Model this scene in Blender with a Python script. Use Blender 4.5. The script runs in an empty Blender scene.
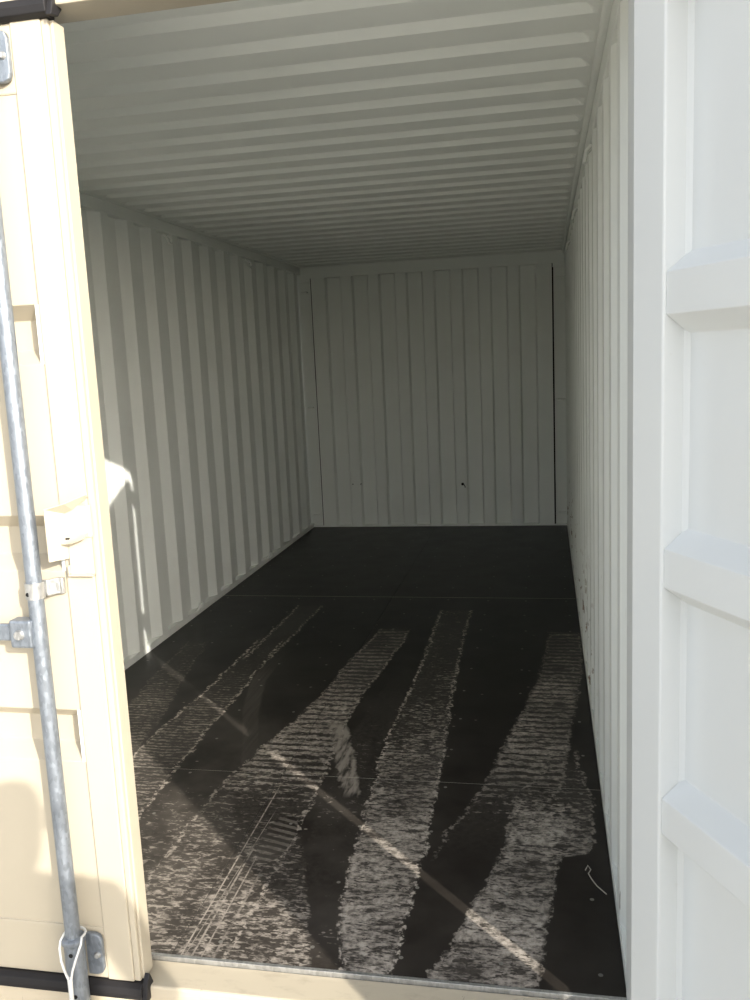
import bpy, bmesh, math, random
from mathutils import Vector, Matrix

random.seed(7)
S = bpy.context.scene
COL = S.collection
R = math.radians
L, W, H = 5.898, 2.352, 2.393          # inside of the container: length, width, height

# ------------------------------------------------------------------ camera
cam = bpy.data.cameras.new('camera')
cam.sensor_fit = 'AUTO'; cam.sensor_width = 36.0; cam.lens = 865.2 / 1000 * 36.0
cam.clip_start = 0.02; cam.clip_end = 500
camo = bpy.data.objects.new('camera', cam); COL.objects.link(camo)
r = Vector((0.98076264, 0.19006791, -0.0444842)); u = Vector((0.01272688, 0.16513959, 0.98618809)); f = Vector((-0.19478881, 0.96778257, -0.15954376))
camo.matrix_world = Matrix(((r.x, u.x, -f.x, 2.17671), (r.y, u.y, -f.y, -1.92032), (r.z, u.z, -f.z, 1.54153), (0, 0, 0, 1)))
S.camera = camo

# ------------------------------------------------------------------ sky, sun, exposure
TRAVEL = Vector((-0.689, 0.725, -0.394)).normalized()     # the way the sunlight goes
world = bpy.data.worlds.new('sky'); S.world = world; world.use_nodes = True
nt = world.node_tree; nt.nodes.clear()
sky = nt.nodes.new('ShaderNodeTexSky'); sky.sky_type = 'NISHITA'; sky.sun_disc = False
sky.sun_elevation = R(21.5); sky.sun_rotation = math.atan2(-TRAVEL.x, -TRAVEL.y); sky.air_density = 1.0; sky.dust_density = 2.0; sky.ozone_density = 1.0
bg = nt.nodes.new('ShaderNodeBackground'); bg.inputs['Strength'].default_value = 0.36
hs = nt.nodes.new('ShaderNodeHueSaturation'); hs.inputs['Saturation'].default_value = 0.45
wo = nt.nodes.new('ShaderNodeOutputWorld')
nt.links.new(sky.outputs[0], hs.inputs['Color']); nt.links.new(hs.outputs[0], bg.inputs['Color']); nt.links.new(bg.outputs[0], wo.inputs['Surface'])
sun = bpy.data.lights.new('sun', 'SUN'); sun.energy = 6.4; sun.angle = R(0.55); sun.color = (1.0, 0.94, 0.84)
suno = bpy.data.objects.new('sun', sun); COL.objects.link(suno); suno.location = (6, -6, 5)
suno.rotation_euler = TRAVEL.to_track_quat('-Z', 'Y').to_euler()
S.view_settings.view_transform = 'Standard'; S.view_settings.look = 'None'
S.view_settings.exposure = 0.22; S.view_settings.gamma = 1.0; S.view_settings.use_curve_mapping = False
S.cycles.max_bounces = 16; S.cycles.diffuse_bounces = 10; S.cycles.glossy_bounces = 4

# ------------------------------------------------------------------ node helpers
class NT:
    def __init__(self, name):
        self.m = bpy.data.materials.new(name); self.m.use_nodes = True
        self.t = self.m.node_tree; self.p = self.t.nodes['Principled BSDF']
    def n(self, typ): return self.t.nodes.new(typ)
    def put(self, sock, v):
        if isinstance(v, bpy.types.NodeSocket): self.t.links.new(v, sock)
        elif isinstance(v, (tuple, list)): sock.default_value = (*v, 1.0) if len(v) == 3 and sock.type == 'RGBA' else v
        else: sock.default_value = v
    def math(self, op, a, b=0.0, c=None, clamp=False):
        n = self.n('ShaderNodeMath'); n.operation = op; n.use_clamp = clamp
        self.put(n.inputs[0], a); self.put(n.inputs[1], b)
        if c is not None: self.put(n.inputs[2], c)
        return n.outputs[0]
    def coord(self): return self.n('ShaderNodeTexCoord').outputs['Object']
    def xyz(self, v):
        n = self.n('ShaderNodeSeparateXYZ'); self.put(n.inputs[0], v); return n.outputs
    def vec(self, x, y, z):
        n = self.n('ShaderNodeCombineXYZ')
        for i, a in enumerate((x, y, z)): self.put(n.inputs[i], a)
        return n.outputs[0]
    def scale(self, v, s):
        n = self.n('ShaderNodeVectorMath'); n.operation = 'MULTIPLY'; self.put(n.inputs[0], v); n.inputs[1].default_value = s; return n.outputs[0]
    def noise(self, v, scale=5.0, detail=3.0, rough=0.55, dist=0.0):
        n = self.n('ShaderNodeTexNoise'); self.put(n.inputs['Vector'], v); n.inputs['Scale'].default_value = scale
        n.inputs['Detail'].default_value = detail; n.inputs['Roughness'].default_value = rough; n.inputs['Distortion'].default_value = dist
        return n.outputs[0]
    def step(self, v, lo, hi):
        n = self.n('ShaderNodeMapRange'); n.interpolation_type = 'SMOOTHSTEP'
        self.put(n.inputs[0], v); self.put(n.inputs[1], lo); self.put(n.inputs[2], hi); n.inputs[3].default_value = 0; n.inputs[4].default_value = 1
        return n.outputs[0]
    def mix(self, fac, a, b):
        n = self.n('ShaderNodeMix'); n.data_type = 'RGBA'
        self.put(n.inputs[0], fac); self.put(n.inputs[6], a); self.put(n.inputs[7], b); return n.outputs[2]
    def curve(self, v, pts, xs, ys):
        n = self.n('ShaderNodeFloatCurve'); c = n.mapping.curves[0]
        pts = sorted((x / xs, y / ys) for x, y in pts)
        while len(c.points) < len(pts): c.points.new(0.5, 0.5)
        for q, (x, y) in zip(c.points, pts): q.location = (x, y); q.handle_type = 'VECTOR'
        n.mapping.update()
        self.put(n.inputs['Value'], self.math('DIVIDE', v, xs))
        return self.math('MULTIPLY', n.outputs[0], ys)
    def bump(self, h, strength=0.2, dist=0.002):
        n = self.n('ShaderNodeBump'); n.inputs['Strength'].default_value = strength; n.inputs['Distance'].default_value = dist
        self.put(n.inputs['Height'], h); self.t.links.new(n.outputs[0], self.p.inputs['Normal'])
    def set(self, **k):
        names = dict(color='Base Color', rough='Roughness', metal='Metallic', spec='Specular IOR Level')
        for a, v in k.items(): self.put(self.p.inputs[names[a]], v)
        return self.m

def paint(name, col, dirt, rough=0.42, amount=0.25, spec=0.4):
    g = NT(name); co = g.coord()
    big = g.noise(co, 1.7, 4); fine = g.noise(co, 38.0, 3)
    fac = g.math('MULTIPLY', g.step(big, 0.45, 0.8), amount)
    spk = g.step(fine, 0.72, 0.78)
    c = g.mix(fac, col, dirt); c = g.mix(g.math('MULTIPLY', spk, 0.25), c, dirt)
    g.bump(g.noise(co, 90.0, 2), 0.12, 0.001)
    return g.set(color=c, rough=rough, spec=spec)

M = {}
M['white'] = paint('white_paint', (0.71, 0.725, 0.715), (0.64, 0.635, 0.605))
M['cream'] = paint('cream_paint', (0.455, 0.405, 0.315), (0.38, 0.33, 0.245), amount=0.3)
M['inner'] = paint('interior_paint', (0.795, 0.815, 0.78), (0.66, 0.665, 0.62), rough=0.5)

def chipped():
    g = NT('chipped_wall_paint'); co = g.coord(); s = g.xyz(co)
    base = g.mix(g.math('MULTIPLY', g.step(g.noise(co, 1.7, 4), 0.45, 0.8), 0.25), (0.795, 0.815, 0.78), (0.66, 0.665, 0.62))
    n = g.noise(g.scale(co, (6.0, 9.0, 5.0)), 2.2, 6, 0.65)
    low = g.math('MULTIPLY', g.step(s[2], 0.75, 0.1), g.step(s[1], 1.2, 1.9))
    m = g.math('MULTIPLY', g.step(n, 0.575, 0.60), low)
    n2 = g.noise(g.scale(co, (20.0, 40.0, 4.0)), 1.2, 4, 0.6)
    m2 = g.math('MULTIPLY', g.step(n2, 0.655, 0.675), g.step(s[2], 1.1, 0.2))
    c = g.mix(m, base, (0.22, 0.15, 0.09)); c = g.mix(g.math('MULTIPLY', m2, 0.7), c, (0.16, 0.13, 0.11))
    return g.set(color=c, rough=0.5, spec=0.4)
M['chipped'] = chipped()

def galvanised(name, col, rough):
    g = NT(name); co = g.coord()
    v = g.n('ShaderNodeTexVoronoi'); v.inputs['Scale'].default_value = 170.0; g.put(v.inputs['Vector'], g.scale(co, (1, 1, 0.45)))
    k = g.xyz(v.outputs['Color'])[0]
    c = g.mix(k, tuple(a * 0.82 for a in col), tuple(min(1, a * 1.12) for a in col))
    g.bump(g.noise(co, 160.0, 2), 0.25, 0.001)
    return g.set(color=c, rough=g.math('ADD', g.math('MULTIPLY', k, 0.15), rough), metal=0.75)
M['galv'] = galvanised('galvanised_steel', (0.27, 0.30, 0.34), 0.40)
M['steel'] = galvanised('bright_zinc_steel', (0.46, 0.46, 0.45), 0.34)

def plain(name, col, rough, spec=0.4, metal=0.0, grain=30.0):
    g = NT(name); co = g.coord(); n = g.noise(co, grain, 3)
    return g.set(color=g.mix(n, tuple(a * 0.8 for a in col), tuple(min(1, a * 1.2) for a in col)), rough=rough, spec=spec, metal=metal)
M['rubber'] = plain('black_rubber', (0.018, 0.017, 0.018), 0.5, 0.25)
M['dark'] = plain('dark_hole', (0.012, 0.012, 0.012), 0.8, 0.2)
M['cable'] = plain('white_plastic_cable', (0.66, 0.66, 0.64), 0.4)
M['seam'] = plain('dusty_seam', (0.42, 0.39, 0.34), 0.7, 0.2, grain=60.0)
M['screw'] = plain('dull_screw_head', (0.20, 0.19, 0.17), 0.45, 0.5, 0.4)
M['wire'] = plain('pale_straw', (0.40, 0.37, 0.32), 0.6)
M['under'] = plain('dark_underside', (0.05, 0.05, 0.05), 0.8)

def sill_mat():
    g = NT('scuffed_cream_paint'); co = g.coord()
    n = g.noise(g.scale(co, (1.0, 2.2, 1.0)), 14.0, 6, 0.65); k = g.noise(g.scale(co, (10.0, 3.0, 1.0)), 9.0, 5, 0.7, 0.6)
    c = g.mix(g.math('MULTIPLY', g.step(n, 0.5, 0.75), 0.55), (0.52, 0.455, 0.345), (0.37, 0.315, 0.235))
    c = g.mix(g.math('MULTIPLY', g.step(k, 0.66, 0.69), 0.75), c, (0.26, 0.22, 0.17))
    return g.set(color=c, rough=0.55)
M['sill'] = sill_mat()

def ground_mat():
    g = NT('pale_gravel_ground'); co = g.coord()
    n = g.noise(co, 0.8, 5); k = g.noise(co, 60.0, 3)
    c = g.mix(n, (0.36, 0.34, 0.30), (0.44, 0.42, 0.37)); c = g.mix(g.math('MULTIPLY', g.step(k, 0.5, 0.7), 0.4), c, (0.28, 0.26, 0.225))
    g.bump(k, 0.6, 0.01)
    return g.set(color=c, rough=0.9)
M['ground'] = ground_mat()

# ---- black phenolic plywood with dusty tyre tracks (positions in metres on the floor)
def floor_mat():
    g = NT('black_film_plywood_with_tyre_dust'); co = g.coord(); s = g.xyz(co)
    wob = g.math('MULTIPLY', g.math('SUBTRACT', g.noise(co, 9.0, 3), 0.5), 0.05)
    wob2 = g.math('MULTIPLY', g.math('SUBTRACT', g.noise(co, 34.0, 3), 0.5), 0.035)
    x = g.math('ADD', g.math('ADD', s[0], wob), wob2); y = s[1]
    dash = g.math('ADD', g.math('MULTIPLY', g.noise(g.scale(co, (24.0, 70.0, 1.0)), 1.0, 2, 0.6, 0.9), 0.62), g.math('MULTIPLY', g.noise(g.scale(co, (48.0, 130.0, 1.0)), 1.0, 2, 0.6, 0.6), 0.38))          # short marks lying across the track
    grit = g.noise(co, 46.0, 5, 0.7)
    patch = g.noise(co, 3.3, 4, 0.6)
    ywarp = g.math('ADD', g.math('ADD', y, g.math('MULTIPLY', g.math('SUBTRACT', g.noise(co, 6.0, 2), 0.5), 0.05)), g.math('MULTIPLY', g.math('SUBTRACT', g.noise(co, 26.0, 2), 0.5), 0.022))
    grain = g.math('ADD', 0.35, g.math('MULTIPLY', g.step(grit, 0.34, 0.62), 0.65))
    barw = g.math('ADD', 0.06, g.math('MULTIPLY', g.step(s[1], 0.75, 1.3), 0.20))
    gaps = g.step(g.noise(g.scale(co, (11.0, 30.0, 1.0)), 1.0, 4, 0.75), 0.34, 0.52)
    bars = g.math('ADD', g.math('MULTIPLY', g.math('SINE', g.math('MULTIPLY', ywarp, 2 * math.pi / 0.052)), 0.5), 0.5)
    fine = g.math('ADD', g.math('MULTIPLY', g.math('SINE', g.math('MULTIPLY', ywarp, 2 * math.pi / 0.027)), 0.5), 0.5)
    total = None; edges = None
    # left edge (y, x), right edge (y, x), strength against y, how barred, edge line
    tracks = [
        ([(0, 1.76), (0.48, 1.80), (0.7, 1.85), (1.01, 1.94), (1.37, 2.0), (1.74, 2.07), (2.09, 2.13), (2.79, 2.19), (3.2, 2.2)],
         [(0, 1.94), (0.5, 1.99), (0.74, 2.08), (1.06, 2.22), (1.39, 2.25), (1.8, 2.29), (2.23, 2.33), (2.79, 2.345), (3.2, 2.345)],
         [(0, 0), (0.46, 0.02), (0.75, 0.55), (1.0, 0.78), (1.5, 0.84), (2.0, 0.74), (2.3, 0.58), (2.6, 0.52), (2.8, 0.66), (2.83, 0), (4, 0)], 'bars', 0.5),
        ([(0, 1.86), (0.13, 1.91), (0.35, 1.97), (0.61, 2.03), (0.93, 2.05), (1.17, 2.16), (1.5, 2.2)],
         [(0, 2.13), (0.24, 2.16), (0.42, 2.18), (0.6, 2.2), (0.62, 2.29), (0.79, 2.315), (1.03, 2.31), (1.2, 2.28), (1.5, 2.27)],
         [(0, 0.95), (0.3, 0.98), (0.7, 0.92), (1.0, 0.80), (1.2, 0.6), (1.4, 0), (4, 0)], 'dash', 0.6),
        ([(0, 1.65), (0.2, 1.60), (0.4, 1.57), (0.95, 1.54), (1.37, 1.52), (1.85, 1.53), (2.4, 1.54), (3.18, 1.53), (3.6, 1.53)],
         [(0, 1.77), (0.59, 1.78), (1.01, 1.77), (1.34, 1.76), (1.93, 1.73), (2.49, 1.72), (3.18, 1.71), (3.6, 1.71)],
         [(0, 0.92), (0.5, 0.95), (1.2, 0.90), (1.5, 0.70), (2.0, 0.63), (2.6, 0.58), (3.0, 0.55), (3.2, 0.64), (3.23, 0), (4, 0)], 'dash', 1.0),
        ([(0, 1.47), (0.4, 1.40), (0.9, 1.36), (1.4, 1.36), (2.0, 1.40)], [(0, 1.70), (0.4, 1.60), (0.9, 1.55), (1.4, 1.53), (2.0, 1.52)],
         [(0, 0.50), (0.5, 0.45), (0.9, 0.55), (1.4, 0.55), (1.9, 0.35), (2.2, 0), (4, 0)], 'dash', 0.0),
        ([(0, 0.98), (0.61, 0.96), (0.92, 0.97), (1.24, 1.02), (1.53, 1.09), (1.88, 1.14), (2.3, 1.16), (2.73, 1.22), (3.2, 1.24)],
         [(0, 1.33), (0.54, 1.34), (0.86, 1.34), (1.17, 1.33), (1.6, 1.31), (1.89, 1.32), (2.24, 1.36), (2.78, 1.39), (3.2, 1.40)],
         [(0, 0.80), (0.5, 0.78), (0.9, 0.78), (1.3, 0.84), (1.8, 0.80), (2.2, 0.62), (2.6, 0.52), (2.8, 0.56), (2.84, 0), (4, 0)], 'bars', 0.8),
        ([(0, 0.62), (1.04, 0.53), (1.29, 0.51), (1.78, 0.545), (2.59, 0.56), (3.2, 0.57)], [(0, 0.80), (0.68, 0.76), (1.11, 0.735), (1.63, 0.725), (2.15, 0.71), (2.6, 0.70), (3.2, 0.7)],
         [(0, 0.8), (0.7, 0.78), (1.2, 0.70), (1.7, 0.62), (2.1, 0.48), (2.55, 0.3), (2.65, 0), (4, 0)], 'fine', 1.0),
        ([(2.0, 0.58), (2.59, 0.585), (3.29, 0.60), (3.6, 0.6)], [(2.0, 0.715), (2.33, 0.72), (3.21, 0.75), (3.6, 0.75)],
         [(0, 0), (2.2, 0), (2.4, 0.45), (3.0, 0.42), (3.25, 0.52), (3.3, 0), (4, 0)], 'dash', 0.9),
        ([(0, 0.36), (1.0, 0.32), (1.51, 0.27), (1.94, 0.20), (2.56, 0.15), (3, 0.15)], [(0, 0.56), (1.04, 0.51), (1.53, 0.46), (1.95, 0.37), (2.57, 0.26), (3, 0.25)],
         [(0, 0.75), (1.0, 0.70), (1.6, 0.66), (2.1, 0.52), (2.5, 0.45), (2.58, 0), (4, 0)], 'fine', 0.3),
        ([(0, 0.86), (0.48, 0.84), (0.79, 0.74), (1.0, 0.74)], [(0, 1.56), (0.1, 1.54), (0.48, 1.42), (0.85, 1.26), (1.0, 1.2)],
         [(0, 0.84), (0.3, 0.80), (0.6, 0.72), (0.9, 0.6), (1.0, 0.0), (4, 0)], 'dash', 0.0),
    ]
    for le, re, st, kind, ed in tracks:
        a = g.curve(y, le, 4.0, 2.5); b = g.curve(y, re, 4.0, 2.5); k = g.curve(y, st, 4.0, 1.0)
        da = g.math('SUBTRACT', x, a); db = g.math('SUBTRACT', b, x)
        m = g.math('MULTIPLY', g.step(da, -0.008, 0.012), g.step(db, -0.008, 0.012))
        if kind == 'bars': t = g.math('ADD', g.math('MULTIPLY', bars, barw), g.math('ADD', g.math('MULTIPLY', dash, 0.86), g.math('MULTIPLY', patch, 0.20)))
        elif kind == 'fine': t = g.math('ADD', g.math('MULTIPLY', fine, 0.16), g.math('ADD', g.math('MULTIPLY', dash, 0.88), g.math('MULTIPLY', patch, 0.22)))
        else: t = g.math('ADD', g.math('MULTIPLY', dash, 0.92), g.math('MULTIPLY', patch, 0.28))
        thr = g.math('SUBTRACT', 0.93, g.math('MULTIPLY', k, 0.42))
        lit = g.step(t, g.math('SUBTRACT', thr, 0.03), g.math('ADD', thr, 0.06))
        d = g.math('MULTIPLY', g.math('MULTIPLY', g.math('MULTIPLY', lit, gaps), g.math('MULTIPLY', m, grain)), g.math('MULTIPLY', g.math('ADD', g.math('MULTIPLY', k, 0.85), 0.20), g.math('ADD', 0.55, g.math('MULTIPLY', g.step(patch, 0.3, 0.7), 0.6))))
        film = g.math('MULTIPLY', g.math('MULTIPLY', m, k), g.math('MULTIPLY', grain, 0.13))
        d = g.math('MAXIMUM', d, film)
        if ed:
            near = g.math('MINIMUM', g.math('ABSOLUTE', da), g.math('ABSOLUTE', db))
            e = g.math('MULTIPLY', g.step(near, 0.012, 0.004), g.math('MULTIPLY', g.step(grit, 0.46, 0.58), g.step(k, 0.1, 0.3)))
            d = g.math('MAXIMUM', d, g.math('MULTIPLY', e, 0.95 * ed))
        total = d if total is None else g.math('MAXIMUM', total, d)
    # drag scratches by the middle seam, swept smears, stray specks and a thin brown film towards the opening
    for x0, x1, wd, y0, y1, k in ((1.205, 1.19, 0.0030, 1.0, 0.85, 0.8), (1.235, 1.225, 0.004, 0.62, 0.5, 0.7), (1.262, 1.25, 0.003, 0.6, 0.45, 0.7), (1.295, 1.30, 0.005, 0.5, 0.35, 0.45), (1.215, 1.24, 0.002, 0.8, 0.7, 0.6)):
        cx = g.curve(s[1], [(0, x0), (1.2, x1)], 4.0, 2.5)
        li = g.math('MULTIPLY', g.step(g.math('ABSOLUTE', g.math('SUBTRACT', s[0], cx)), wd * 1.2, wd * 0.4), g.math('MULTIPLY', g.step(s[1], y0, y1), g.step(grit, 0.30, 0.55)))
        total = g.math('MAXIMUM', total, g.math('MULTIPLY', li, k))
    swirl = g.noise(g.scale(co, (60.0, 3.0, 1.0)), 1.0, 3, 0.5, 0.5)
    a = g.curve(s[1], [(0.8, 1.03), (1.01, 1.0), (1.31, 0.90), (1.6, 0.80), (1.98, 0.71), (2.6, 0.70)], 4.0, 2.5)
    sm = g.math('MULTIPLY', g.step(g.math('SUBTRACT', s[0], a), 0.0, 0.02), g.step(g.math('SUBTRACT', g.math('ADD', a, 0.10), s[0]), 0.0, 0.02))
    sm = g.math('MULTIPLY', sm, g.math('MULTIPLY', g.step(s[1], 0.95, 1.1), g.step(s[1], 2.5, 1.9)))
    total = g.math('MAXIMUM', total, g.math('MULTIPLY', g.math('MULTIPLY', sm, swirl), 0.22))
    a = g.curve(s[1], [(0.85, 1.42), (1.01, 1.39), (1.5, 1.23)], 4.0, 2.5)
    bl = g.math('MULTIPLY', g.step(g.math('SUBTRACT', x, a), 0.0, 0.02), g.step(g.math('SUBTRACT', g.math('ADD', a, 0.10), x), 0.0, 0.02))
    bl = g.math('MULTIPLY', bl, g.math('MULTIPLY', g.step(s[1], 0.86, 0.95), g.step(s[1], 1.56, 1.48)))
    total = g.math('MAXIMUM', total, g.math('MULTIPLY', g.math('MULTIPLY', bl, g.step(g.noise(g.scale(co, (40, 8, 1)), 1.0, 3), 0.3, 0.6)), 0.62))
    # one boot print
    px_, py_ = g.math('SUBTRACT', s[0], 1.29), g.math('SUBTRACT', s[1], 0.60)
    el = g.math('ADD', g.math('POWER', g.math('DIVIDE', px_, 0.055), 2.0), g.math('POWER', g.math('DIVIDE', py_, 0.15), 2.0))
    ins = g.step(el, 1.05, 0.9)
    sole = g.math('ADD', g.math('MULTIPLY', g.math('SINE', g.math('MULTIPLY', g.math('ADD', py_, g.math('MULTIPLY', px_, 0.3)), 2 * math.pi / 0.034)), 0.5), 0.5)
    total = g.math('ADD', g.math('MULTIPLY', total, g.math('SUBTRACT', 1.0, g.math('MULTIPLY', ins, 0.75))), g.math('MULTIPLY', g.math('MULTIPLY', g.math('MULTIPLY', ins, gaps), g.step(g.math('ADD', sole, g.math('MULTIPLY', dash, 0.5)), 0.6, 0.95)), 0.28))
    speck = g.n('ShaderNodeTexVoronoi'); g.put(speck.inputs['Vector'], g.scale(co, (10.0, 16.0, 1.0))); speck.inputs['Scale'].default_value = 1.0
    sp = g.math('MULTIPLY', g.step(speck.outputs['Distance'], 0.085, 0.05), g.step(g.xyz(speck.outputs['Color'])[0], 0.55, 0.6))
    total = g.math('MAXIMUM', total, g.math('MULTIPLY', sp, g.math('MULTIPLY', g.step(s[1], 4.2, 2.4), 0.5)))
    film = g.math('MULTIPLY', g.math('MULTIPLY', g.step(s[1], 3.4, 0.2), g.step(patch, 0.25, 0.75)), g.math('ADD', g.math('ADD', 0.05, g.math('MULTIPLY', g.step(s[0], 2.2, 1.3), 0.045)), g.math('MULTIPLY', g.math('MULTIPLY', g.step(s[0], 1.75, 0.8), g.step(s[1], 1.9, 0.4)), 0.17)))
    total = g.math('MAXIMUM', total, film)
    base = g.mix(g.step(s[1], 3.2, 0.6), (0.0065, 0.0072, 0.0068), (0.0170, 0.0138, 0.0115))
    g.t.nodes.active = g.p
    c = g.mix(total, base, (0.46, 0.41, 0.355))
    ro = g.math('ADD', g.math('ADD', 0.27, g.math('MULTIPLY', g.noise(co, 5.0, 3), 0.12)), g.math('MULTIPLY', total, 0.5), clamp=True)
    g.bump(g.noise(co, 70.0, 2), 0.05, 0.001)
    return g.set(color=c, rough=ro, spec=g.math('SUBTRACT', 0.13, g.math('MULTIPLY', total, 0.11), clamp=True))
M['floor'] = floor_mat()

# ------------------------------------------------------------------ mesh helpers
class MB:
    def __init__(self): self.v = []; self.f = []; self.mi = []
    def add(self, vs, fs, mi=0):
        o = len(self.v); self.v += [tuple(a) for a in vs]; self.f += [tuple(i + o for i in q) for q in fs]; self.mi += [mi] * len(fs); return self
    def box(self, x0, x1, y0, y1, z0, z1, mi=0):
        vs = [(x, y, z) for z in (z0, z1) for y in (y0, y1) for x in (x0, x1)]
        return self.add(vs, [(0, 2, 3, 1), (4, 5, 7, 6), (0, 1, 5, 4), (2, 6, 7, 3), (0, 4, 6, 2), (1, 3, 7, 5)], mi)
    def prism(self, poly, fn, h0, h1, mi=0):          # poly (a, b) swept along h; fn(a, b, h) -> point
        n = len(poly); vs = [fn(a, b, h0) for a, b in poly] + [fn(a, b, h1) for a, b in poly]
        return self.add(vs, [tuple(range(n))[::-1], tuple(range(n, 2 * n))] + [(i, (i + 1) % n, n + (i + 1) % n, n + i) for i in range(n)], mi)
    def strip(self, line, fn, h0, h1, mi=0):          # an open sheet
        n = len(line); vs = [fn(a, b, h0) for a, b in line] + [fn(a, b, h1) for a, b in line]
        return self.add(vs, [(i, i + 1, n + i + 1, n + i) for i in range(n - 1)], mi)
    def tube(self, pts, r, seg=12, mi=0, cap=True):
        P = [Vector(p) for p in pts]; rad = r if isinstance(r, (list, tuple)) else [r] * len(P); vs = []
        t0 = (P[1] - P[0]).normalized(); nrm = t0.orthogonal().normalized()
        for i, p in enumerate(P):
            t = (P[min(i + 1, len(P) - 1)] - P[max(i - 1, 0)]).normalized()
            nrm = (nrm - t * nrm.dot(t)).normalized(); b = t.cross(nrm)
            vs += [p + (nrm * math.cos(2 * math.pi * k / seg) + b * math.sin(2 * math.pi * k / seg)) * rad[i] for k in range(seg)]
        fs = [(i * seg + k, i * seg + (k + 1) % seg, (i + 1) * seg + (k + 1) % seg, (i + 1) * seg + k) for i in range(len(P) - 1) for k in range(seg)]
        if cap: fs += [tuple(range(seg))[::-1], tuple(range((len(P) - 1) * seg, len(P) * seg))]
        return self.add(vs, fs, mi)
    def build(self, name, mat, parent=None, bevel=0.0, solid=0.0, smooth=False, side=None, loc=None, seg=2, face=None):
        me = bpy.data.meshes.new(name); me.from_pydata(self.v, [], self.f)
        mats = mat if isinstance(mat, list) else [mat]
        for m in mats: me.materials.append(M[m])
        bm = bmesh.new(); bm.from_mesh(me)
        for q, i in zip(bm.faces, self.mi): q.material_index = i
        if not solid: bmesh.ops.recalc_face_normals(bm, faces=bm.faces)
        if face:                                     # sheets: the first paint is on the side that looks this way
            bm.normal_update()
            if sum((q.normal * q.calc_area() for q in bm.faces), Vector()).dot(Vector(face)) < 0: bmesh.ops.reverse_faces(bm, faces=bm.faces)
        if side:                                     # choose the paint by the way a face looks
            for q in bm.faces: q.material_index = side(q.normal)
        if smooth:
            for q in bm.faces: q.smooth = True
        bm.to_mesh(me); bm.free()
        o = bpy.data.objects.new(name, me); COL.objects.link(o)
        if parent: o.parent = parent
        if loc: o.location = loc
        if solid:
            s = o.modifiers.new('thickness', 'SOLIDIFY'); s.thickness = abs(solid); s.offset = -1
            s.material_offset = len(mats) - 1; s.material_offset_rim = len(mats) - 1
        if bevel:
            b = o.modifiers.new('edge', 'BEVEL'); b.width = bevel; b.segments = seg; b.limit_method = 'ANGLE'; b.angle_limit = R(40); b.harden_normals = False
        if smooth:
            try:
                me.set_sharp_from_angle(angle=R(38))
            except Exception: pass
        return o

def tag(o, label=None, cat=None, group=None, kind=None):
    for k, v in (('label', label), ('category', cat), ('group', group), ('kind', kind)):
        if v: o[k] = v
    return o
def empty(name, loc, rz=0.0):
    o = bpy.data.objects.new(name, None); COL.objects.link(o); o.location = loc; o.rotation_euler = (0, 0, rz); o.empty_display_size = 0.1; return o
def inst(o, name, parent, loc):
    c = o.copy(); c.name = name; c.parent = parent; c.location = loc; COL.objects.link(c); return c
XY_Z = lambda a, b, h: (a, b, h)

# ------------------------------------------------------------------ ground
tag(MB().box(-200, 200, -200, 200, -0.36, -0.16).build('ground', 'ground'), 'pale gravelly ground the container stands on', kind='structure')

# ------------------------------------------------------------------ floor
fl = tag(MB().box(-0.03, W + 0.03, 0.012, L + 0.03, -0.15, -0.030).build('floor', 'under'), 'black film-faced plywood floor with dusty tyre tracks', kind='structure')
rows = [(0.012, 1.0345), (1.0375, 3.5005), (3.5065, L - 0.001)]
for y0, y1 in rows:
    for x0, x1 in ((0.001, 1.1752), (1.1772, W - 0.001)):
        MB().box(x0, x1, y0, y1, -0.029, 0.0).build('plywood_sheet', 'floor', fl, bevel=0.0012, seg=1)
MB().box(0.001, W - 0.001, 1.0345, 1.0375, -0.029, -0.0012).build('seam_filler', 'seam', fl)
MB().box(0.001, W - 0.001, 3.5005, 3.5065, -0.029, -0.0003).build('seam_filler', 'seam', fl)
MB().box(1.1752, 1.1772, 0.012, L - 0.001, -0.029, -0.0025).build('seam_filler', 'under', fl)
sc = MB()
for k in range(20):
    yy = 0.085 + k * 0.305
    for j in range(10):
        xx = 0.06 + j * 0.248 + random.uniform(-0.01, 0.01); y2 = yy + random.uniform(-0.008, 0.008)
        if yy > L - 0.05: continue
        sc.add([(xx + 0.0065 * math.cos(i * math.pi / 4), y2 + 0.0065 * math.sin(i * math.pi / 4), 0.0006) for i in range(8)] + [(xx, y2, 0.0002)], [(i, (i + 1) % 8, 8) for i in range(8)])
so = sc.build('floor_screws', 'screw', fl); so['kind'] = 'stuff'
MB().box(0.0, W, 0.002, 0.0125, -0.06, 0.0015).build('edge_angle', 'steel', fl, bevel=0.001)

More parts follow.
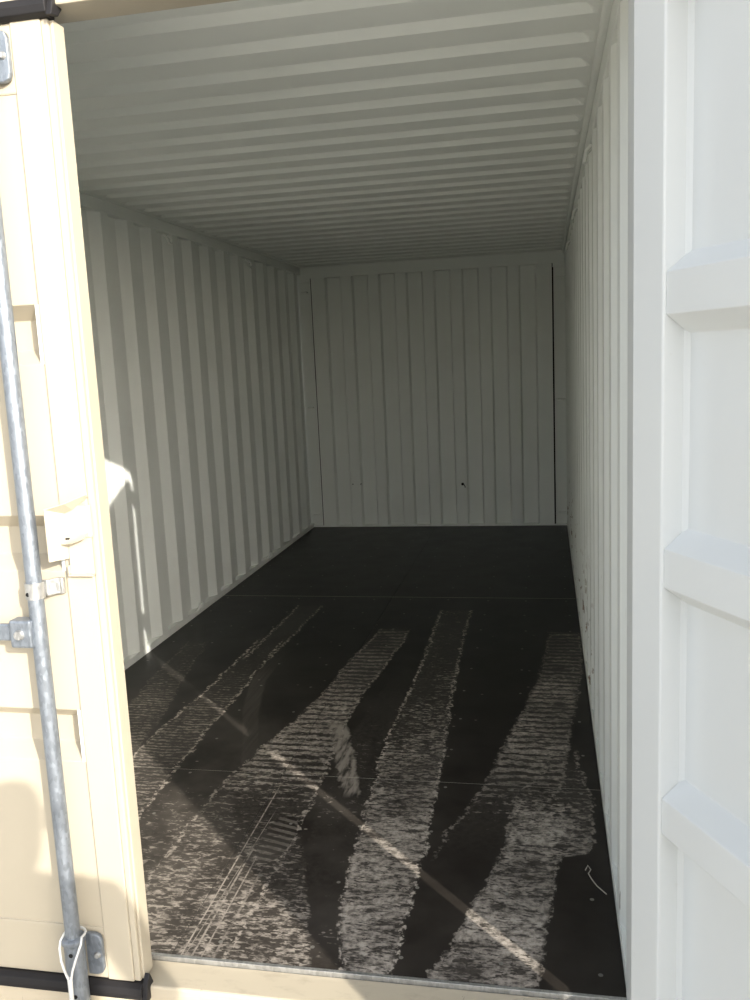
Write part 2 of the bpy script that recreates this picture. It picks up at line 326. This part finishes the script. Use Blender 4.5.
# ------------------------------------------------------------------ side walls
PITCH = 0.2865
def side_profile(y0, y1, deep=0.036):
    pts = []; k0 = int((y0 - 2.755) / PITCH) - 2
    raw = []
    for k in range(k0, k0 + 30):
        s = 2.755 + k * PITCH
        raw += [(s, -deep), (s + 0.068, 0.0), (s + 0.143, 0.0), (s + 0.211, -deep)]
    def val(y):
        for (a, p), (b, q) in zip(raw, raw[1:]):
            if a <= y <= b: return p + (q - p) * (y - a) / (b - a)
        return 0.0
    return [(y0, val(y0))] + [q for q in raw if y0 + 0.01 < q[0] < y1 - 0.01] + [(y1, val(y1))]
YF = 0.0
prof = side_profile(YF, L + 0.02)
def wall(name, mx, label, mat):
    X = (lambda d: d) if mx == 0 else (lambda d: W - d)      # d < 0 is outwards
    root = tag(empty(name, (0 if mx == 0 else W, 0, 0)), label, kind='structure')
    off = -root.location.x
    P = lambda d, y, z: (X(d) + off, y, z)
    b = MB(); zr = 2.335 if mx == 0 else 2.308
    vs = [P(d, y, z) for z in (0.035, zr + 0.002) for y, d in prof]; n = len(prof)
    b.add(vs, [(i, i + 1, n + i + 1, n + i) for i in range(n - 1)])
    b.build('corrugated_panel', [mat, 'cream'], root, solid=0.003, face=(1, 0, 0) if mx == 0 else (-1, 0, 0))
    def bar(nm, d0, d1, y0, y1, z0, z1, bev=0.004, m='inner'):
        a = MB().box(*sorted((X(d0) + off, X(d1) + off)), y0, y1, z0, z1).build(nm, m, root, bevel=bev); return a
    bar('bottom_rail', -0.06, 0.0, YF, L + 0.08, -0.15, 0.036, 0.003)
    bar('top_rail', -0.06, 0.002, YF, L + 0.08, zr, 2.46, 0.004)
    # rolled edge of the top rail along the roof
    rr = 0.014
    if mx: MB().tube([P(0.010, YF + 0.02, 2.386), P(0.010, L - 0.01, 2.386)], rr, 10).build('rail_lip', 'inner', root, smooth=True)
    # lashing rings at top and bottom
    def ring(y, z, hang):
        a = MB(); w, h = 0.034, 0.05
        a.tube([P(-0.004, y - w, z), P(0.014, y - w * 0.95, z + hang * h * 0.35), P(0.020, y - w * 0.5, z + hang * h), P(0.020, y + w * 0.5, z + hang * h), P(0.014, y + w * 0.95, z + hang * h * 0.35), P(-0.004, y + w, z)], 0.0075, 8)
        a.build('lashing_ring', mat, root, smooth=True)
    for k in range(4):
        y = 3.035 + (k - 2) * 1.4325 + 1.4325
        if 0.2 < y < L: ring(y, zr - 0.012, -1); (mx == 0) and ring(y + 0.04, 0.022, 1)
    return root
wl = wall('wall_left', 0, 'pale grey corrugated left side wall', 'inner')
wr = wall('wall_right', 1, 'pale corrugated right side wall with rust-chipped lower edges', 'chipped')

# ------------------------------------------------------------------ back wall
wb = tag(empty('wall_back', (0, L, 0)), 'pale grey corrugated end wall at the far end', kind='structure')
line = [(0.10, 0.0)]
for k in range(8):
    a = 0.241 + k * 0.2478
    line += [(a - 0.016, 0.0), (a, 0.045), (a + 0.122, 0.045), (a + 0.138, 0.0)]
line += [(2.243, 0.0)]
MB().strip(line, lambda a, b_, h: (a, b_, h), 0.012, 2.30).build('corrugated_panel', 'inner', wb, solid=0.003, face=(0, -1, 0))
MB().box(0.09, 2.252, -0.003, 0.08, 2.296, 2.46).build('header_rail', 'inner', wb, bevel=0.003)
MB().box(0.0, W, 0.001, 0.08, -0.15, 0.013).build('sill_rail', 'inner', wb, bevel=0.002)
for x0, x1, gx in ((-0.09, 0.094, 0.094), (2.253, W + 0.09, 2.243)):
    MB().box(x0, x1, 0.024, 0.07, 0.013, 2.46).build('corner_post', 'inner', wb, bevel=0.003)
    MB().box(gx - 0.001, gx + (0.009 if gx < 1 else 0.013), 0.004, 0.06, 0.013, 2.296).build('post_gap', 'dark', wb)
    lo, hi = (0.0, 0.094) if gx < 1 else (2.25, W)
    MB().box(lo, hi, -0.003, 0.016, 2.262, 2.40).build('corner_gusset', 'inner', wb, bevel=0.002)
    for z in (2.17, 1.125, 0.115):
        MB().tube([(lo + (0.004 if gx < 1 else 0.03), 0.006, z), ((lo + hi) / 2 + 0.005, -0.004, z + 0.004), (hi - (0.03 if gx < 1 else 0.004), 0.006, z)], 0.0105, 10).build('lashing_rod', 'inner', wb, smooth=True)
def disc(nm, x, z, rad, m, y=-0.002):
    a = MB(); n = 14
    a.tube([(x, y + 0.012, z), (x, y - 0.001, z)], rad, n); return a.build(nm, m, wb, smooth=True)
disc('drain_hole', 1.425, 0.39, 0.013, 'dark'); disc('bolt_hole', 0.40, 0.405, 0.005, 'dark'); disc('bolt_hole', 0.476, 0.405, 0.005, 'dark')
MB().tube([(1.437, -0.003, 0.385), (1.446, -0.006, 0.372), (1.448, -0.004, 0.358)], 0.004, 8).build('hole_burr', 'dark', wb)

# ------------------------------------------------------------------ ceiling
ce = tag(empty('ceiling', (0, 0, H)), 'pale grey ceiling of pressed transverse roof corrugations', kind='structure')
ys = [(-0.02, 0.0), (0.20, 0.0)]
RP = 0.2145
k = 0
c0 = 0.928 - 3 * RP
while c0 + k * RP < L - 0.12:
    c = c0 + k * RP; k += 1
    if c < 0.2: continue
    ys += [(c - 0.048, 0.0), (c - 0.030, 0.024), (c + 0.030, 0.024), (c + 0.048, 0.0)]
ys += [(L - 0.02, 0.0), (L + 0.06, 0.0)]
xs = [(-0.01, 0.0), (0.030, 0.0), (0.042, 0.35), (0.058, 0.85), (0.08, 1.0), (W - 0.08, 1.0), (W - 0.058, 0.85), (W - 0.042, 0.35), (W - 0.030, 0.0), (W + 0.01, 0.0)]
vs = [(x, y, 0.004 + d * e) for y, d in ys for x, e in xs]; nx = len(xs)
b = MB(); b.add(vs, [(j * nx + i, j * nx + i + 1, (j + 1) * nx + i + 1, (j + 1) * nx + i) for j in range(len(ys) - 1) for i in range(nx - 1)])
b.build('roof_sheet', ['inner', 'cream'], ce, solid=0.003, face=(0, 0, -1))

# ------------------------------------------------------------------ door frame of the container
def side_paint(n): return 0
tag(MB().box(-0.09, W + 0.09, -0.10, 0.0, 2.315, 2.50).build('trim_1', 'cream', bevel=0.004), 'cream steel header beam over the door opening', kind='structure')
s2 = MB().box(-0.03, W + 0.03, -0.096, 0.002, -0.16, -0.010)
tag(s2.build('trim_2', 'sill', bevel=0.006), 'scuffed cream steel door sill in front of the floor', kind='structure')
for i, (x0, x1) in enumerate(((-0.11, -0.004), (2.350, 2.45))):
    tag(MB().box(x0, x1, -0.10 - 0.014 * i, 0.03, -0.16, 2.314).build('trim_%d' % (3 + i), ('cream', 'white')[i], bevel=0.004), ('cream corner post left of the closed door leaf', 'cream corner post behind the open right door leaf')[i], kind='structure')

# ------------------------------------------------------------------ door leaves
HS = 0.095
LEAF, T, ZB, ZT = 1.149, 0.060, 0.004, 2.292
SW = [(1.700, 1.566), (1.214, 1.080), (0.731, 0.597)]     # pressed swages: upper and lower outer edges
def leaf(root, sgn, ext_edge):
    P = lambda uu, ww, z: (sgn * uu, ww, z)
    out = lambda n: 0 if n.y < 0.5 else 1
    def bx(nm, u0, u1, z0, z1, w0=0.0, w1=T, bev=0.004, mats=('cream', 'white'), sd=None):
        a, c = sorted((sgn * u0, sgn * u1))
        return MB().box(a, c, w0, w1, z0, z1).build(nm, list(mats), root, bevel=bev, side=sd or (lambda n: 1 if n.y > 0.5 or (n.y > -0.5 and not ext_edge) else 0))
    bx('hinge_stile', 0.0, HS, ZB, ZT)
    bx('lock_stile', LEAF - 0.096, LEAF - 0.024, ZB, ZT, 0.0, T, 0.003)
    bx('edge_strip', LEAF - 0.0238, LEAF - 0.0075, ZB + 0.001, ZT - 0.001, 0.003, T, 0.003)
    bx('edge_flange', LEAF - 0.0075, LEAF, ZB + 0.002, ZT - 0.002, 0.012, T - 0.002, 0.002)
    bx('top_rail', HS, LEAF - 0.096, 2.147, ZT, 0.0035)
    bx('bottom_rail', HS, LEAF - 0.096, ZB, 0.148, 0.0035)
    pr = [(0.0055, 2.147)]
    for zt, zb in SW: pr += [(0.0055, zt), (0.050, zt - 0.033), (0.050, zb + 0.033), (0.0055, zb)]
    pr += [(0.0055, 0.148)]
    m = MB(); n = len(pr)
    vs = [P(uu, w, z) for uu in (HS, LEAF - 0.096) for w, z in pr]
    m.add(vs, [(i, i + 1, n + i + 1, n + i) for i in range(n - 1)])
    me = m.build('pressed_panel', ['cream', 'white'], root, solid=0.0045, face=(0, -1, 0))
    bv = me.modifiers.new('edge', 'BEVEL'); bv.width = 0.010; bv.segments = 3; bv.limit_method = 'ANGLE'; bv.angle_limit = R(25)
    # weld fillets along the stiles, seen on the inside
    for uu in (HS, LEAF - 0.096):
        d = 1 if uu < 0.5 else -1
        m = MB(); m.prism([(0, 0.006), (d * 0.012, 0.006), (0, 0.018)], lambda a, b_, h: P(uu + a, b_, h), 0.15, 2.145)
        m.build('weld_fillet', ['white'], root)
    return P, bx

d1 = tag(empty('door_1', (0.004, -0.104, 0.0)), 'closed cream left door leaf with galvanised locking bar', kind='structure')
P1, bx1 = leaf(d1, 1, True)

def gasket_strip(root, sgn, z0, z1, u0, u1):
    a = MB(); w = 0.016
    pr = [(-0.003, z0), (-w, z0 + 0.006), (-w - 0.003, (z0 + z1) / 2), (-w, z1 - 0.006), (-0.003, z1), (0.02, z1), (0.02, z0)]
    a.prism(pr, lambda p, q, h: (sgn * h, p, q), u0, u1)
    return a.build('gasket', 'rubber', root, bevel=0.002)
def gasket_tip(root, sgn, z0, z1):
    a = MB(); 
    a.prism([(-0.018, (z0 + z1) / 2 - 0.022), (0.012, z0 - 0.004), (0.030, (z0 + z1) / 2 + 0.002), (0.012, z1 + 0.022), (-0.004, z1 + 0.004)], lambda p, q, h: (sgn * (LEAF + 0.001 + h), p, q), 0.0, 0.014)
    return a.build('gasket_tip', 'rubber', root, bevel=0.002)
gasket_strip(d1, 1, -0.040, 0.003, 0.0, LEAF + 0.002); gasket_tip(d1, 1, -0.040, 0.003)
gasket_strip(d1, 1, 2.291, 2.332, 0.0, LEAF + 0.002); gasket_tip(d1, 1, 2.298, 2.325)

def cyl(a, p0, p1, rad, seg=16): return a.tube([p0, p1], rad, seg)
def locking_bar(root, sgn, ub, handle=True):
    """galvanised bar with its cups, guides and handle, in the leaf's own frame (outside is -y)"""
    off = -0.046
    X = lambda q: sgn * q
    bar = MB().tube([(X(ub), off, 0.02), (X(ub), off, 2.27)], 0.0185, 24).build('locking_bar', 'galv', root, smooth=True)
    for z0, z1, up in ((-0.075, 0.148, 1), (2.165, 2.36, -1)):
        rim = z1 if up > 0 else z0; t = MB()
        t.tube([(X(ub), off, z0), (X(ub), off, z1)], 0.0250, 24)
        t.tube([(X(ub), off, rim - 0.012), (X(ub), off, rim - 0.006), (X(ub), off, rim + 0.004), (X(ub), off, rim + 0.008)], [0.0250, 0.0295, 0.0295, 0.024], 24)
        cup = t.build('bearing_cup', 'galv', bar, smooth=True)
        # the plate beside the cup with rounded far corners
        zc0, zc1 = (0.026, 0.140) if up > 0 else (2.168, 2.275)
        q = 0.018; du = 0.044
        poly = [(0.0, zc0), (du - q, zc0), (du - q * 0.3, zc0 + q * 0.3), (du, zc0 + q), (du, zc1 - q), (du - q * 0.3, zc1 - q * 0.3), (du - q, zc1), (0.0, zc1)]
        t = MB(); t.prism(poly, lambda a, b_, h: (X(ub + 0.012 + a), h, b_), -0.014, -0.001)
        t.build('bearing_plate', 'galv', root, bevel=0.003)
        t = MB(); t.tube([(X(ub + 0.042), -0.014, (zc0 + zc1) / 2), (X(ub + 0.042), -0.021, (zc0 + zc1) / 2)], [0.009, 0.006], 12); t.build('bolt', 'steel', root, smooth=True)
        hz = ((0.118, 0.004) if up > 0 else (2.20, 2.30))
        t = MB()
        for z in hz: t.tube([(X(ub + 0.004), off - 0.0240, z), (X(ub + 0.004), off - 0.0256, z)], 0.0055, 12)
        t.build('cup_holes', 'dark', bar)
        # flat cam hook under / over the cup
        t = MB(); zz = z0 if up > 0 else z1
        t.box(*sorted((X(ub - 0.030), X(ub + 0.026))), off - 0.015, off + 0.020, zz - 0.030 if up > 0 else zz, zz if up > 0 else zz + 0.03)
        t.build('cam', 'galv', bar, bevel=0.004)
    for zg in (1.047,):
        t = MB(); t.tube([(X(ub), off, zg - 0.019), (X(ub), off, zg + 0.019)], 0.0222, 24)
        guide = t.build('guide_clamp', 'steel', root, smooth=True)
        poly = [(0.0, -0.0205), (0.024, -0.0205), (0.040, -0.012), (0.046, -0.012), (0.050, -0.013), (0.053, -0.010), (0.053, -0.001), (0.036, -0.001), (0.022, -0.012), (0.0, -0.0125)]
        t = MB(); t.prism([(a, b_ - 0.012 if a < 0.03 else b_) for a, b_ in poly], lambda a, b_, h: (X(ub + a), b_, h), zg - 0.018, zg + 0.020)
        t.build('guide_strap', 'steel', guide, bevel=0.003)
        t = MB(); t.box(*sorted((X(ub + 0.036), X(ub + 0.046))), -0.016, -0.012, zg - 0.010, zg + 0.012); t.build('strap_emboss', 'steel', guide, bevel=0.002)
        t = MB(); t.tube([(X(ub - 0.006), off - 0.0198, zg - 0.006), (X(ub - 0.006), off - 0.0218, zg - 0.006)], 0.005, 10); t.build('clamp_hole', 'dark', guide)
    if handle:
        t = MB(); t.box(*sorted((X(ub - 0.062), X(ub - 0.004))), off - 0.026, off + 0.012, 0.912, 0.980)
        hub = t.build('handle_hub', 'galv', bar, bevel=0.006)
        t = MB(); t.tube([(X(ub - 0.036), off - 0.026, 0.945), (X(ub - 0.036), off - 0.034, 0.945)], [0.013, 0.010], 14); t.build('hub_rivet', 'steel', bar, smooth=True)
        t = MB(); t.box(*sorted((X(ub - 0.46), X(ub - 0.055))), off - 0.012, off - 0.002, 0.925, 0.967); t.build('handle', 'galv', bar, bevel=0.004)
    return bar
bar1 = locking_bar(d1, 1, 0.997)
locking_bar(d1, 1, 0.36, False)

# folded lock cover welded on the lock stile, beside the locking bar
lc = MB()
uL, uR = 1.060, 1.134
Z0 = 0.014
lc.prism([(uR, -0.0005), (uR - 0.004, -0.010), (uL + 0.010, -0.012), (uL + 0.010, -0.0005)], XY_Z, 1.150 + Z0, 1.226 + Z0)
cover = lc.build('lock_cover', 'cream', d1, bevel=0.002)
t = MB(); t.prism([(uL + 0.012, -0.012), (uL + 0.012, -0.006), (uL + 0.006, -0.006), (uL - 0.018, -0.050), (uL - 0.014, -0.052)], XY_Z, 1.100 + Z0, 1.222 + Z0); t.build('cover_wing', 'cream', cover, bevel=0.0015)
t = MB(); t.add([(uL - 0.016, -0.051, 1.222 + Z0), (uL + 0.010, -0.012, 1.206 + Z0), (uL + 0.034, -0.012, 1.216 + Z0), (uR, -0.004, 1.246 + Z0), (uR - 0.004, -0.016, 1.250 + Z0), (uL + 0.03, -0.040, 1.234 + Z0)], [(0, 1, 2, 5), (2, 3, 4, 5)]); t.build('cover_lip', 'cream', cover, solid=0.0025)
t = MB(); t.prism([(uL + 0.012, -0.0005), (uL + 0.012, -0.011), (uR - 0.006, -0.006), (uR - 0.004, -0.0005)], XY_Z, 1.060 + Z0, 1.152 + Z0); t.build('lower_plate', 'cream', cover, bevel=0.0015)
t = MB(); t.box(uL + 0.014, uL + 0.024, -0.022, -0.0115, 1.138 + Z0, 1.151 + Z0); t.build('cover_slot', 'dark', cover)
t = MB(); t.add([(uL + 0.010, -0.012, 1.152 + Z0), (uR - 0.008, -0.008, 1.160 + Z0), (uR - 0.01, -0.026, 1.150 + Z0), (uL + 0.036, -0.036, 1.140 + Z0), (uL + 0.008, -0.030, 1.136 + Z0)], [(0, 1, 2, 3, 4)]); t.build('cover_tongue', 'cream', cover, solid=0.0025)
t = MB(); t.box(uL + 0.008, uR - 0.004, -0.016, -0.004, 1.058 + Z0, 1.063 + Z0); t.build('cover_ledge', 'cream', cover, bevel=0.001)
t = MB(); t.box(uL + 0.008, uL + 0.013, -0.016, -0.004, 1.0635 + Z0, 1.084 + Z0); t.build('cover_ledge', 'cream', cover, bevel=0.001)
# hinges on the far side of the left leaf
for z in (0.07, 0.80, 1.53, 2.22):
    a = MB(); a.box(-0.075, 0.05, -0.010, 0.0, z - 0.03, z + 0.03); a.tube([(-0.045, -0.014, z - 0.045), (-0.045, -0.014, z + 0.045)], 0.013, 12)
    a.build('hinge', 'cream', d1, bevel=0.001)

d2 = tag(empty('door_2', (2.3875, -0.2180, 0.0), R(117)), 'open right door leaf, white ribbed inner side', kind='structure')
P2, bx2 = leaf(d2, -1, False)
gasket_strip(d2, -1, -0.040, 0.003, 0.0, LEAF); gasket_strip(d2, -1, 2.291, 2.332, 0.0, LEAF)
MB().prism([(-0.001, 0.001), (-0.010, -0.0205), (-0.028, -0.0205), (-0.034, 0.001)], XY_Z, 0.01, 2.288).build('sun_slit_gasket', 'rubber', d2, bevel=0.002)  # unseen rubber strip, added to narrow the sun slit beside the hinge stile
for z in (0.05, 0.80, 1.55, 2.24):
    # lug from the post to the leaf, pin between; closes the slit at its height
    inv = d2.matrix_basis.inverted()
    a = MB(); pts = [inv @ Vector(q) for q in ((2.385, -0.225, 0), (2.352, -0.1005, 0), (2.425, -0.1005, 0), (2.435, -0.20, 0))]
    a.prism([(q.x, q.y) for q in pts], XY_Z, z - 0.033, z + 0.033)
    a.build('hinge', 'cream', d2, bevel=0.002)

# ------------------------------------------------------------------ things
# white wire loop hung over the bar's lower cup
wx, wy = 0.004 + 0.999, -0.104 - 0.046
loop = MB()
pts = []
for i in range(21):
    a = R(-20 + i * 220 / 20.0)          # round the back of the bar, above the cup's rim, from one side to the other
    pts.append((wx + 0.002 + 0.0265 * math.cos(a), wy + 0.0265 * math.sin(a), 0.161))
rgt, lft = pts[0], pts[-1]
fr = wy - 0.040; up = 0.034
right = [(wx + 0.006, fr, 0.030 + up), (wx + 0.012, fr, 0.055 + up), (wx + 0.024, fr + 0.003, 0.122), (wx + 0.031, fr + 0.018, 0.150)]
left = [(wx - 0.025, fr + 0.020, 0.154), (wx - 0.023, fr + 0.010, 0.140), (wx - 0.017, fr + 0.002, 0.112), (wx - 0.010, fr, 0.055 + up), (wx - 0.001, fr, 0.030 + up)]
loop.tube(right + pts + left, 0.0030, 8)
wire = loop.build('wire_loop', 'cable', None, smooth=True)
tag(wire, 'white wire loop hanging from the bottom cup of the galvanised locking bar', 'wire')
t = MB(); t.tube([(wx + 0.0025, fr, 0.034 + up), (wx + 0.002, fr - 0.001, -0.02), (wx + 0.001, fr - 0.001, -0.09)], [0.0062, 0.0056, 0.0056], 10); t.build('twisted_tail', 'cable', wire, smooth=True)

sl = MB()
sl.tube([(2.276, 0.53, 0.003), (2.284, 0.545, 0.010), (2.292, 0.530, 0.006), (2.284, 0.512, 0.004), (2.292, 0.487, 0.003), (2.306, 0.452, 0.004), (2.330, 0.418, 0.003)], 0.0016, 6)
tag(sl.build('straw_scrap', 'wire', None, smooth=True), 'thin pale curled scrap of wire lying on black floor by right wall', 'wire')

# ------------------------------------------------------------------ the person whose shadow lies on the left door's foot (stands beside the camera, outside the frame)
def skin_chain(verts, edges, radii, name, mat, parent, sub=2, root=0):
    me = bpy.data.meshes.new(name); me.from_pydata(verts, edges, [])
    o = bpy.data.objects.new(name, me); COL.objects.link(o); o.parent = parent
    o.modifiers.new('skin', 'SKIN').use_smooth_shade = True
    if not me.skin_vertices: me.attributes  # layer comes with the modifier below
    bpy.context.view_layer.objects.active = o
    if not me.skin_vertices:
        bpy.ops.mesh.customdata_skin_add()
    for i, q in enumerate(radii): me.skin_vertices[0].data[i].radius = q if isinstance(q, tuple) else (q, q)
    me.skin_vertices[0].data[root].use_root = True
    sd = o.modifiers.new('sub', 'SUBSURF'); sd.levels = sub; sd.render_levels = sub
    me.materials.append(M[mat]); return o
M['skin'] = plain('skin', (0.52, 0.33, 0.24), 0.5); M['jacket'] = plain('blue_grey_cloth', (0.10, 0.13, 0.18), 0.85); M['trousers'] = plain('dark_trousers', (0.05, 0.05, 0.06), 0.85)
M['boots'] = plain('brown_leather', (0.10, 0.06, 0.04), 0.5); M['hair'] = plain('brown_hair', (0.06, 0.04, 0.03), 0.7); M['glass'] = plain('black_phone', (0.02, 0.02, 0.02), 0.2)
PX, PY = 2.93 - 0.057 - 0.055, -2.26 + 0.058
pr_ = empty('person', (PX, PY, -0.16), R(38)); pr_.scale = (1.02, 1.02, 1.02)
tag(pr_, 'person whose head-and-shoulders shadow falls low on the sunlit cream door', 'person')
V, E_, Q = [], [], []
def jt(p, q, prev=None):
    V.append(p); Q.append(q)
    if prev is not None: E_.append((prev, len(V) - 1))
    return len(V) - 1
pel = jt((0, 0, 0.98), (0.165, 0.12)); wa = jt((0, 0.01, 1.14), (0.150, 0.105), pel); ch = jt((0, 0.0, 1.34), (0.180, 0.12), wa); nk = jt((0, -0.005, 1.49), (0.085, 0.075), ch); nk2 = jt((0, 0.01, 1.545), (0.056, 0.056), nk)
tips = []
for sx, el, wrx in ((-1, (-0.34, 0.16, 1.20), (-0.30, 0.42, 1.40)), (1, (0.265, 0.02, 1.17), (0.25, 0.14, 0.95))):
    sh = jt((sx * 0.175, -0.005, 1.43), 0.072, ch); e = jt(el, 0.050, sh); w_ = jt(wrx, 0.036, e); tips.append(wrx)
for sx in (-1, 1):
    hp = jt((sx * 0.10, 0, 0.90), 0.10, pel); kn = jt((sx * 0.115, 0.02, 0.50), 0.068, hp); an = jt((sx * 0.12, -0.01, 0.10), 0.050, kn)
body = skin_chain(V, E_, Q, 'body', 'jacket', pr_)
V, E_, Q = [], [], []
p0 = jt((0, 0, 1.00), (0.172, 0.128)); p1 = jt((0, 0, 0.92), (0.165, 0.125), p0)
for sx in (-1, 1):
    hp = jt((sx * 0.10, 0, 0.84), 0.112, p1); kn = jt((sx * 0.115, 0.02, 0.50), 0.080, hp); an = jt((sx * 0.12, -0.01, 0.10), 0.066, kn)
skin_chain(V, E_, Q, 'trousers', 'trousers', pr_)
V, E_, Q = [], [], []
a = jt((0, 0.012, 1.52), 0.054); b2 = jt((0, 0.015, 1.60), (0.066, 0.078), a); c2 = jt((0, 0.012, 1.69), (0.080, 0.100), b2); d2_ = jt((0, 0.0, 1.775), (0.058, 0.072), c2)
skin_chain(V, E_, Q, 'head', 'skin', pr_)
V, E_, Q = [], [], []
a = jt((0, -0.035, 1.65), (0.074, 0.075)); b2 = jt((0, -0.018, 1.745), (0.084, 0.098), a); c2 = jt((0, -0.005, 1.805), (0.055, 0.066), b2)
skin_chain(V, E_, Q, 'hair', 'hair', pr_)
for sx in (-1, 1):
    MB().tube([(sx * 0.032, 0.088, 1.695), (sx * 0.032, 0.100, 1.695)], [0.012, 0.007], 10).build('eye', 'dark', pr_, smooth=True)
    MB().tube([(sx * 0.080, 0.01, 1.655), (sx * 0.088, 0.005, 1.685), (sx * 0.082, 0.0, 1.71)], 0.011, 8).build('ear', 'skin', pr_, smooth=True)
MB().tube([(0, 0.10, 1.70), (0, 0.125, 1.662), (0, 0.098, 1.652)], [0.008, 0.013, 0.008], 8).build('nose', 'skin', pr_, smooth=True)
MB().tube([(-0.024, 0.090, 1.622), (0, 0.098, 1.620), (0.024, 0.090, 1.622)], 0.006, 8).build('mouth', 'skin', pr_, smooth=True)
for wr_, sx, fwd in ((tips[0], -1, Vector((0.1, 0.55, 0.83)).normalized()), (tips[1], 1, Vector((-0.05, 0.35, -0.93)).normalized())):
    V, E_, Q = [], [], []
    w0 = Vector(wr_); side = Vector((1, 0, 0)) * sx; curl = fwd.cross(side).normalized() * sx
    p0 = jt(tuple(w0), 0.028); p1 = jt(tuple(w0 + fwd * 0.075), (0.040, 0.018), p0)
    for k, ln in enumerate((0.068, 0.078, 0.072, 0.056)):
        o_ = side * (-0.030 + 0.020 * k)
        q1 = jt(tuple(w0 + fwd * 0.095 + o_), 0.0095, p1); q2 = jt(tuple(w0 + fwd * (0.095 + ln * 0.55) + o_ + curl * 0.010), 0.0085, q1); jt(tuple(w0 + fwd * (0.095 + ln * 0.85) + o_ + curl * 0.034), 0.0075, q2)
    t1 = jt(tuple(w0 + fwd * 0.035 - side * 0.036 + curl * 0.012), 0.0115, p0); jt(tuple(w0 + fwd * 0.075 - side * 0.052 + curl * 0.030), 0.0095, t1)
    skin_chain(V, E_, Q, 'hand', 'skin', pr_, 1)
for sx in (-1, 1):
    V, E_, Q = [], [], []
    a = jt((sx * 0.12, -0.02, 0.11), 0.054); b2 = jt((sx * 0.12, -0.035, 0.045), (0.046, 0.045), a); c2 = jt((sx * 0.125, 0.08, 0.045), (0.048, 0.040), b2); jt((sx * 0.13, 0.185, 0.038), (0.044, 0.034), c2)
    skin_chain(V, E_, Q, 'boot', 'boots', pr_)
